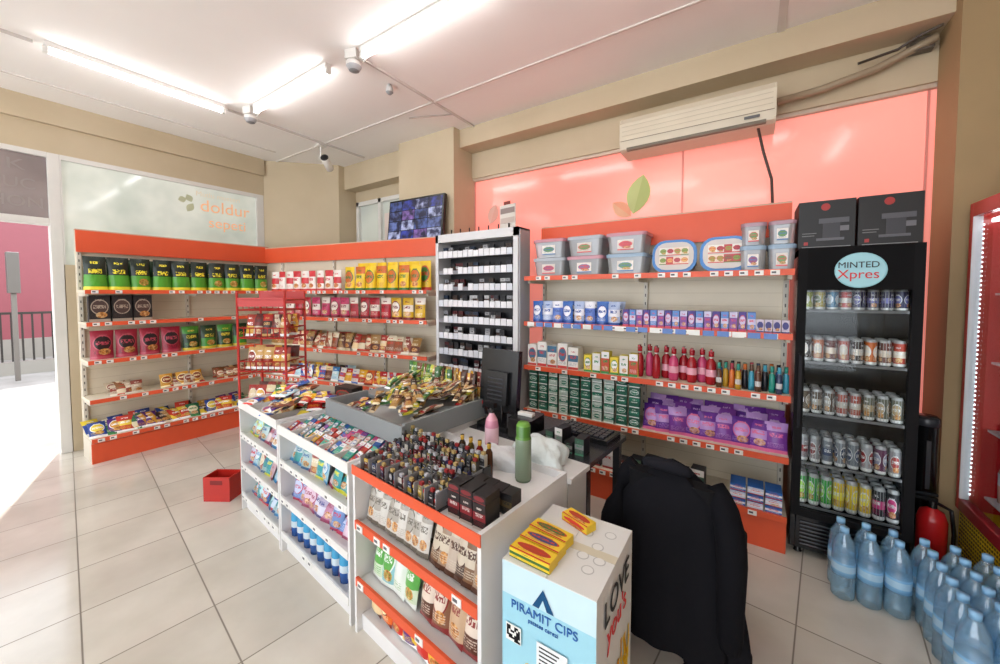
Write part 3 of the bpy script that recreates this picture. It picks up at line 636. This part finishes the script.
for k in range(3): b.bx(FK,.2+k*.19,.208+k*.19,.0,.48,.82,.86,C('#d8d7d4'))
for k in range(4): b.bx(FK,.94+k*.18,.948+k*.18,.0,.48,.80,.84,C('#d8d7d4'))
b.obj('tray_dividers',PAINT)
b=Bt()
PALK=[('#8fb8c8','#d8e0e2','#3a8ac0'),('#b898a0','#d8c8c8','#a03a5a'),('#5a7ab0','#c8c8d8','#c83a4a'),('#a8c0c0','#3a9090','#3a6a9a'),('#a0504a','#d8c8a8','#e8e0d0'),('#2a9098','#b8e0e0','#d8d83a'),('#5a4a6a','#c8b8d0','#8a3a5a')]
P5=[('#b87a98','#e0c6d6','#a04a6a'),('#6a8ac0','#c0c8e4','#c03a5a'),('#a8a0bb','#d8d8e8','#4a4a8a')]
P6=[('#3a9098','#b8e0e0','#2a6a9a'),('#8fb8c8','#d8e0e2','#3a8ac0'),('#2a5a9a','#c8d8e8','#d83a3a'),('#a8c0c0','#3a9090','#3a6a9a')]
for z,n in ((.12,22),(.36,22),(.6,22)):
    for i in range(n): b.bag(FK@T(.07+(i%11)*.062,.06+(i//11)*.16,z,U(-15,15),-25+U(-15,15)),.1,.16,.04,rp(P6 if z<.3 else PALK),nu=4,nv=5)
    for i in range(n+4): b.bag(FK@T(.84+(i%13)*.062,.06+(i//13)*.16,z,U(-15,15),-25+U(-15,15)),.1,.16,.04,rp(PALK if z!=.36 else P5),nu=4,nv=5)
b.obj('candy_packs',FILM)
b=Bt()
for i in range(9): b.lathe(FK@T(.86+i*.09,.07,.12),[(.035,0,C('#2a5aa0')),(.037,.06,C('#c8d8e0')),(.037,.1,C('#3a9ac8')),(.034,.17,C('#d8d8d8')),(.02,.18,W)],12)
b.obj('wipe_canisters',PLAS)
b=Bt()
pile(b,FK,.05,.72,.05,.45,.82,54,.1,.15,.035,SNACK,.12,30)
b.obj('snack_bar_pile',FILM)
b=Bt()
for i in range(75):
    x=.81+(i%15)*.055; y=.05+(i//15)*.085
    c=random.choice(['#2a8a7a','#a8a8a8','#c84a7a','#4aa890','#2a5aa0','#b83a2a','#c8b8a8','#7a4a90','#3a3a40','#d8a83a'])
    b.carton(FK@T(x,y,.80,U(-12,12),-60),.048,.02,.08,C(c),pat(c,'#e0e0e0',random.choice(['#c83a3a','#2a5a9a']),kind=random.choice([0,1,2])))
b.obj('chewing_gum_boxes',CARD)
b=Bt()
for k in range(3):
    for i in range(9): b.bag(FK@T(1.77+i*.05,.05+k*.08,.57+.01*k,U(-10,10),-14),.07,.2,.035,pat('#cfccc4','#a8a298','#6a6458',kind=i%3),nu=4,nv=6)
    for i in range(6): b.bag(FK@T(2.25+i*.05,.05+k*.08,.57+.01*k,U(-10,10),-14),.08,.22,.035,pat(['#7a5a40','#98806a','#b8a898','#4a3a34'][i%4],'#c8bca8','#4a2a1a',kind=i%3),nu=4,nv=6)
b.obj('filter_packs',FILM)
b=Bt()
for k in range(2):
    for i in range(4): b.bag(FK@T(1.8+i*.085,.07+k*.1,.28,U(-10,10),-12),.1,.24,.06,pat(['#cfe0c4','#8ac0c8','#e4ece4'][i%3],'#5aa84a','#e8f0e8',kind=[1,0,2][i%3]))
    for i in range(4): b.bag(FK@T(2.17+i*.09,.07+k*.1,.28,U(-10,10),-12),.1,.25,.06,pat(['#5a3424','#8a6048','#c8a888'][i%3],'#e0d0c0','#8a2a2a',kind=[1,0,2][i%3]))
    for i in range(8): b.bag(FK@T(1.78+i*.09,.07+k*.1,.09,U(-10,10),-12),.1,.16,.06,rp())
b.obj('wet_wipe_packs',FILM)
b=Bt()
for j in range(6):
    b.bx(FK,1.73,2.3,.025+j*.055,.078+j*.055,.82,.83+j*.014,C('#3a3a3e'))
for k in range(9): b.bx(FK,1.73+k*.07,1.734+k*.07,.025,.355,.83,.90,C('#8a8a8e'))
b.obj('stepped_tray',PLAS)
b=Bt()
for i in range(16):
    for j in range(6):
        x=1.752+i*.035; y=.052+j*.055; z=.83+j*.014; hh=.05*U(.85,1.2); q=C(random.choice(['#1c1c1e','#2a2a2c','#17171a','#4a1a1c','#8a7a4a','#303034','#7a1a1e','#2a4a3a','#b8b4a8','#5a5a60','#3a3a6a']))
        b.carton(FK@T(x,y,z,U(-8,8)),.028,.022,hh,q,pat(random.choice(['#1c1c1e','#303034','#5a1a1e','#8a7a4a','#b8b4a8','#2a3a5a']),random.choice(['#a8a8a8','#a02a2a','#c8a83a','#3a3a3e']),'#c8c8c8',kind=random.choice([0,1,2,4])))
        b.bx(FK@T(x,y,z),-.009,.009,-.007,.007,hh,hh+.014,C(random.choice(['#a8a8ac','#3a3a3a','#8a2020','#a8905a','#505050'])))
b.obj('lighters',DCARD)
b=Bt()
for i in range(3): b.carton(FK@T(2.36+i*.068,.1,.82,4),.06,.09,.1,K,pat('#1c1416','#7a1c24','#c8c0b8',kind=1))
for i in range(3): b.carton(FK@T(2.36+i*.068,.1,.922,4),.06,.09,.03,K,pat('#241416','#7a1c24'))
for i in range(4): b.carton(FK@T(2.35+i*.055,.23,.82,4),.05,.07,.085,K,pat('#1a1a1e','#5a4a2a','#2a2a2c',kind=1))
b.obj('tobacco_cartons',DCARD)
b=Bt()
for i,(x,c) in enumerate([(2.14,'#5a4a1a'),(2.2,'#7a1a1a'),(2.08,'#3a2a1a'),(2.26,'#4a2a1a')]): b.lathe(FK@T(x,.385,.82),[(.018,0,C(c)),(.02,.05,C(c)),(.018,.12,C(c)),(.008,.14,C('#b8902a')),(.01,.145,C('#b8902a')),(.01,.165,K)],12)
b.obj('essence_bottles',PLAS)
# cash desk
e=empty('cash_desk')
b=Bt(); FD=T(-2.45,1.50,0,A6); GT=C('#8a8f90'); DW=.89
b.bx(FD,.0,DW,.32,.34,0,.93,C('#dcdbd8')); b.bx(FD,DW-.02,DW,.34,.8,0,.93,C('#e0dfdc')); b.bx(FD,0,.02,.34,.8,0,.93,C('#dcdbd8')); b.bx(FD,.0,DW,.78,.8,0,.93,C('#dcdbd8'))
b.bx(FD,-.02,DW+.01,.28,.82,.93,.955,GT)
b.bx(FD,.05,DW+.02,-.03,-.01,.87,.98,GT); b.bx(FD,DW,DW+.02,-.01,.82,.87,.99,GT); b.bx(FD,.05,.07,-.01,.28,.87,.98,GT); b.bx(FD,.07,DW,-.01,.28,.88,.91,C('#a8acad'))
b.obj('body',PAINT,e)
PB=[('#4a2c1c','#c8a878','#d8c8a8'),('#a88040','#5a2a10','#e8d8b8'),('#b8b0a0','#6a3a20','#a02020'),('#2a1e14','#b8924a','#c8c0b0'),('#3a6a3a','#d8d03a','#e8e8e8'),('#7a2a20','#d8a83a','#fff0d0')]
PG=[('#5a8a2a','#c8d04a','#e8f0d8'),('#3a6a3a','#a8b84a','#e8f0d8'),('#7a4a2a','#c8a070','#ffffff'),('#2a5a2a','#d8d03a','#ffffff')]
b=Bt()
pile(b,FD,.46,.83,.05,.62,.955,85,.045,.13,.022,PB,.11,30)
pile(b,FD,.14,.4,.38,.6,.955,34,.06,.11,.03,PG,.1,40)
pile(b,FD,.12,.45,.03,.22,.91,7,.06,.11,.025,SNACK,.02,20)
b.obj('chocolate_bar_pile',FILM)
b=Bt()
for i in range(18): b.bag(FD@T(.45+(i%9)*.045,.62+(i//9)*.07,.955,U(-30,30),-5),.045,.19,.025,rp(PB))
for i in range(14): b.bag(FD@T(.08+i*.028,.66,.955,U(-30,30),-5),.05,.19,.03,rp(PG))
b.obj('biscuit_bars',FILM)
b=Bt(); b.carton(FK@T(.64,.56,.84,10),.2,.1,.13,C('#2c2220'),pat('#2c2220','#6a5a4a','#c83a2a')); b.bx(FK@T(.64,.56,0,10),-.1,.1,-.04,.05,0,.84,C('#dcdbd8')); b.obj('wafer_carton',CARD)
b=Bt(); b.bx(FD@T(.1,.75,.955,20),-.07,.07,-.04,.04,0,.06,C('#d8d2ce'),ct=C('#e4dcd8')); b.bx(FD@T(.1,.75,1.015,20),-.03,.03,-.02,.02,0,.03,C('#d890a0')); b.obj('tissue_box',PAINT)
e=empty('till_table')
b=Bt(); FTb=T(-1.38,1.90,0,A6)
b.bx(FTb,-.14,.72,0,.5,.80,.83,C('#2c2c30'))
for x in (-.12,.66):
    for y in (.02,.44): b.bx(FTb,x,x+.04,y,y+.04,0,.8,C('#3a3a3e'))
b.obj('table',PLAS,e)
e=empty('till_monitor'); b=Bt(); F=FTb@T(.01,.14,.83,2)
b.bx(F,-.12,.12,-.09,.09,0,.03,K); b.bx(F,-.04,.04,-.02,.03,.03,.2,K); Mm=F@T(0,0,.1,0,-5)
b.bx(Mm,-.15,.15,-.03,.015,0,.4,C('#101012')); b.bx(Mm,-.09,.09,-.06,-.03,.05,.26,C('#19191b'))
for k in range(6): b.bx(Mm,-.06,.06,-.064,-.06,.08+k*.026,.09+k*.026,C('#2c2c30'))
b.tube(Mm,[(.05,-.05,.06),(.08,-.08,0),(.07,-.06,-.08)],.006,K); b.obj('screen_and_stand',PLAS,e,bevel=.004)
b=Bt(); b.rbox(FTb@T(.24,.12,.83,6),.16,.2,.12,.02,C('#1a1a1c')); b.bx(FTb@T(.24,.12,.95,6),-.05,.05,-.02,.02,0,.02,W); b.obj('receipt_printer',PLAS,bevel=.002)
b=Bt(); b.bx(FTb,.34,.70,.26,.46,.83,.86,C('#1a1a1c'))
for i in range(9):
    for j in range(4): b.bx(FTb,.36+i*.035,.39+i*.035,.28+j*.042,.315+j*.042,.86,.868,C('#34343a'))
b.obj('keyboard',PLAS,bevel=.002)
b=Bt()
for i in range(5): b.carton(FTb@T(.39+i*.06,.1,.83,U(-10,10)),.05,.09,.06+.03*(i%3),K,pat(['#26262a','#3a5a4a','#e0e0dc'][i%3],'#8a8a8c','#4a8a6a',kind=1))
b.obj('cigarette_packs',DCARD)
b=Bt(); M=FK@T(2.4,.47,.82)
b.lathe(M,[(.036,0,C('#6a7a66')),(.039,.01,C('#7e8e78')),(.038,.17,C('#7e8e78')),(.038,.2,C('#5a8a3a')),(.034,.21,C('#4a7a30')),(.034,.26,C('#6a9e3e')),(.025,.275,C('#6a9e3e'))],18); b.obj('steel_thermos',PLAS)
b=Bt(); M=FK@T(2.04,.66,.83,-10); PK=C('#d890a8')
b.lathe(M,[(.036,0,PK),(.04,.02,C('#f0c8d4')),(.04,.11,PK),(.034,.15,C('#e8a8b8')),(.012,.19,K),(.014,.22,K)],14); b.bx(M,-.07,.03,-.013,.013,.22,.25,K); b.bx(M@T(-.045,0,.165,0,0,-20),-.006,.006,-.008,.008,0,.06,K); b.bx(M,-.08,-.07,-.008,.008,.225,.245,C('#d83a3a')); b.obj('hand_sanitizer_bottle',PLAS)
FILMB=mat_attr('bag_plastic',.35,crinkle=.9)
def crumple(name,M,rx,ry,rz,col,seed=0):
    random.seed(seed); ph=[U(0,6) for _ in range(6)]
    def pf(u,v):
        a=2*pi*u; t=pi/2*v; k=1+.13*sin(3*a+ph[0]+4*v)+.1*sin(5*a+ph[1]-3*v)+.06*sin(9*a+ph[2]+9*v); ct=max(0,cos(t))**.7
        return (rx*k*cos(a)*ct,ry*k*sin(a)*ct,rz*sin(t)*(1+.2*sin(4*a+ph[3])*(1-v)))
    return Bt().grid(M,36,10,pf,lambda u,v:C(col)).obj(name,FILMB)
crumple('plastic_bag',FK@T(2.2,.53,.82),.14,.09,.085,'#dcdfe2',3); crumple('plastic_bag',FK@T(2.36,.68,.83),.15,.1,.12,'#dce6e6',5)
crumple('plastic_bag',FK@T(1.96,.5,.82),.1,.06,.07,'#d8dade',9)
b=Bt(); b.bx(FK,1.70,2.58,.605,.8,.80,.825,C('#dedddb')); b.bx(FK,2.54,2.56,.61,.8,0,.8,C('#dedddb')); b.obj('counter_top_extension',PAINT)
# ---------------- snack box near
random.seed(31)
e=empty('crisps_carton'); F=T(-.705,1.08,0,0); w,d,z0,z1=.34,.41,.2,.765
b=Bt(); b.bx(F,0,w,0,d,z0,z1,C('#e0e2e2'))
b.grid(F,8,10,lambda u,v:(u*w,-.001,z0+v*(z1-z0)),lambda u,v:C('#9fd2e2') if v<.8 else C('#c8e2ea'),sm=False)
b.bx(F,0,w/2-.002,0,d,z1,z1+.003,C('#dcdcd8')); b.bx(F,w/2+.002,w,0,d,z1,z1+.003,C('#dcdcd8')); b.bx(F,.0,w,d/2-.02,d/2+.02,z1+.003,z1+.004,C('#d0c8b0'))
b.obj('box',MATTE,e)
b=Bt()
for i in range(34):
    M=F@T(U(.03,w-.03),-.003-.0001*i,z0+U(.0,.17))@Matrix.Rotation(U(-.7,.7),4,'Y'); b.bx(M,-.007,.007,-.0005,0,-.0,.14*U(.6,1),C(random.choice(['#e8b82a','#f0cc4a','#d89a1e'])))
for i in range(34):
    M=F@T(w+.002+.0001*i,U(.03,d-.03),z0+U(.0,.14),90)@Matrix.Rotation(U(-.7,.7),4,'Y'); b.bx(M,-.007,.007,-.0005,0,-.0,.14*U(.6,1),C(random.choice(['#e8b82a','#f0cc4a','#d89a1e'])))
b.add(F,[(.12,-.003,z1-.11),(.2,-.003,z1-.11),(.16,-.003,z1-.04)],[(0,1,2)],[C('#1d4f7a')]); b.add(F,[(.145,-.004,z1-.11),(.175,-.004,z1-.11),(.16,-.004,z1-.075)],[(0,1,2)],[C('#bfe0ea')])
b.bx(F,.02,.08,-.009,-.008,z1-.27,z1-.21,W)
for i in range(7):
    for j in range(7):
        if R()<.5: b.bx(F,.024+i*.0075,.0315+i*.0075,-.010,-.009,z1-.267+j*.0075,z1-.26+j*.0075,K)
b.bx(F,.14,.25,-.009,-.008,z1-.33,z1-.22,C('#e8ecec'))
for j in range(7): b.bx(F,.15,.24-U(0,.03),-.010,-.009,z1-.32+j*.014,z1-.316+j*.014,K)
b.obj('printed_picture',MATTE,e)
text('title','PIRAMIT CIPS',F@T(.16,-.004,z1-.14),.042,M_BLUE,e); text('subtitle','patates cerezi',F@T(.16,-.004,z1-.17),.02,M_BLUE,e)
FS2=F@T(w+.002,d/2,0,90)
text('side_word','LOVE',FS2@T(-.0,-.003,z1-.1),.12,M_BLK,e); text('side_word_2',"you's",FS2@T(0,-.003,z1-.19),.11,M_RED,e)
b=Bt()
for k,(x,y) in enumerate([(.2,.3),(.26,.24),(.23,.17),(.28,.33),(.27,.11),(.29,.17)]): b.lathe(F@T(x,y,z1+.0035),[(.022,0,C('#b8b8b4')),(.022,.0004,C('#b8b8b4')),(.018,.0005,C('#e0e0dc')),(.018,.0006,C('#e0e0dc'))],16,sm=False)
b.obj('printed_icons',MATTE,e)
b=Bt()
for i in range(3):
    M=F@T(.095,.05+i*.07,z1+.004,-6+U(-4,4))
    b.carton(M,.16,.06,.034,C('#e8c42a'),pat('#e8c42a','#3a6a2a','#2a5a2a',kind=1)); b.grid(M@T(0,0,.0348),1,1,lambda u,v:((u-.5)*.16,(v-.5)*.06,0),pat('#e8c42a',['#a83a1a','#2a4a7a','#3a6a2a'][i],'#c8281e',kind=0),sm=False)
M=F@T(.15,.33,z1+.004,-20); b.carton(M,.13,.055,.03,C('#e8c42a'),pat('#e8c42a','#d83a2a')); b.grid(M@T(0,0,.0308),1,1,lambda u,v:((u-.5)*.13,(v-.5)*.055,0),pat('#e8c42a','#a83a1a','#c8281e',kind=0),sm=False)
b.obj('crisps_packs',CARD)
Bt().bx(F,0.01,w-.01,.01,d-.01,0,.2,C('#b08a5a')).bx(F,0.01,w-.01,d/2-.02,d/2+.02,.1995,.2005,C('#c8a878')).obj('cardboard_box',CARD,bevel=.003)
# ---------------- chair with jacket
e=empty('office_chair'); F=T(-.27,1.80,0,-8)
b=Bt()
b.rbox(F@T(0,.28,.42),.46,.44,.08,.08,C('#1a1a1c')); b.rbox(F@T(0,.0,.5,0,6),.36,.06,.40,.03,C('#18181a')); b.tube(F,[(0,.25,.42),(0,.25,.12)],.025,GREY); b.tube(F,[(0,.2,.42),(0,-.03,.46),(0,-.03,.6)],.02,K)
for k in range(5):
    a=k*2*pi/5; b.tube(F,[(0,.25,.12),(.26*cos(a),.25+.26*sin(a),.07)],.02,K); b.lathe(F@T(.26*cos(a),.25+.26*sin(a),0),[(.01,0,K),(.025,.01,K),(.025,.045,K),(.01,.06,K)],10)
b.obj('seat_back_and_base',CLOTH,e)
def jk(u,v):
    a=2*pi*u; z=.965-v*.80
    k=min(1,(v/.12))**.5 if v<.12 else 1
    w_=(.205+.035*min(1,v*3)+.03*v)*k; d_=(.075+.06*v)*k
    fold=1+v*(.08*sin(7*a+1.5)+.05*sin(13*a+v*4))+.03*sin(5*a+9*v)
    x=w_*fold*cos(a); y=d_*fold*sin(a)
    if abs(cos(a))>.5 : z-=.07*(abs(cos(a))-.5)/.5*(1-v)
    return (x+.02*v,y-.012*sin(v*9+x*9),z+ (0.03*sin(3*a) if v>.95 else 0))
b=Bt(); b.grid(F,72,32,jk,lambda u,v:C('#17171b'))
for sgn in (-1,1):
    b.tube(F,[(sgn*.16,0,.89),(sgn*.215,-.03,.83),(sgn*.245,-.06,.7),(sgn*.25,-.085,.58),(sgn*.245,-.08,.42),(sgn*.25,-.07,.26)],[.045,.058,.06,.052,.05,.046],C('#131317'),14)
b.tube(F,[(-.1,-.05,.94),(-.05,-.085,.965),(.05,-.085,.965),(.1,-.05,.94)],[.02,.03,.03,.02],C('#1e1e23'),10)
o=b.obj('black_jacket',CLOTH,e); sb=o.modifiers.new('s','SUBSURF'); sb.levels=1; sb.render_levels=1
# ---------------- red wire rack
e=empty('red_wire_rack'); F=T(-3.80,1.50,0,30); b=Bt(); RR=C('#b82820')
for x in (0,.44):
    for y in (0,.3): b.tube(F,[(x,y,0),(x,y,1.72)],.01,RR,6)
for z in (.3,.65,1.0,1.3,1.55):
    for y in (0,.3): b.tube(F,[(0,y,z),(.44,y,z)],.008,RR,6); b.tube(F,[(0,y,z+.09),(.44,y,z+.09)],.006,RR,6)
    for x in (0,.44): b.tube(F,[(x,0,z),(x,.3,z)],.008,RR,6); b.tube(F,[(x,0,z+.09),(x,.3,z+.09)],.006,RR,6)
    for k in range(7): b.tube(F,[(.055+k*.055,0,z),(.055+k*.055,.3,z)],.004,RR,5); b.tube(F,[(.055+k*.055,0,z),(.055+k*.055,0,z+.09)],.004,RR,5)
b.bx(F,0,.44,.29,.3,1.6,1.72,RR); b.bx(F,.0,.44,-.005,.005,1.58,1.66,RR)
b.obj('frame',PAINT,e)
b=Bt()
for z in (.3,.65,1.0,1.3):
    for i in range(5):
        for r_ in range(2): b.bag(F@T(.06+i*.08,.07+r_*.13,z+.01,U(-10,10),-10),.1,.2,.05,rp([('#a02a24','#d8c8a0','#e8e0d0'),('#a83a2a','#d8a83a','#ffffff'),('#3a2420','#b02a24','#c8a060'),('#5a2a28','#c8b8a0','#801a18'),('#c8a060','#8a2a1a','#ffffff')]),nu=4,nv=5)
b.obj('snack_bags',FILM,e)
F=T(-3.68,1.17,0,32); b=Bt()
b.bx(F,0,.22,0,.012,0,.2,RR); b.bx(F,0,.22,.14,.152,0,.2,RR); b.bx(F,0,.012,.012,.14,0,.2,RR); b.bx(F,.208,.22,.012,.14,0,.2,RR); b.bx(F,.012,.208,.012,.14,0,.012,RR); b.bx(F,.06,.16,-.002,0,.14,.175,C('#7a1612'))
b.obj('red_plastic_crate',PLAS,bevel=.003)
# ---------------- light & camera
w=bpy.data.worlds.new('w'); sc.world=w; w.use_nodes=True; bg=w.node_tree.nodes['Background']; bg.inputs[0].default_value=(.88,.93,1,1); bg.inputs[1].default_value=4.0
s=bpy.data.lights.new('sun','SUN'); s.energy=7; s.angle=.02; so=bpy.data.objects.new('sun',s); sc.collection.objects.link(so); so.rotation_euler=(math.radians(40),0,math.radians(-108))
cam=bpy.data.cameras.new('camera'); co=bpy.data.objects.new('camera',cam); sc.collection.objects.link(co); sc.camera=co
cam.sensor_width=36; cam.lens=.377*36; cam.shift_y=-.023; cam.clip_start=.05
co.location=(0,0,1.7); co.rotation_euler=(math.radians(90-2.4),0,math.radians(33.55))
sc.view_settings.view_transform='Standard'; sc.view_settings.exposure=.1
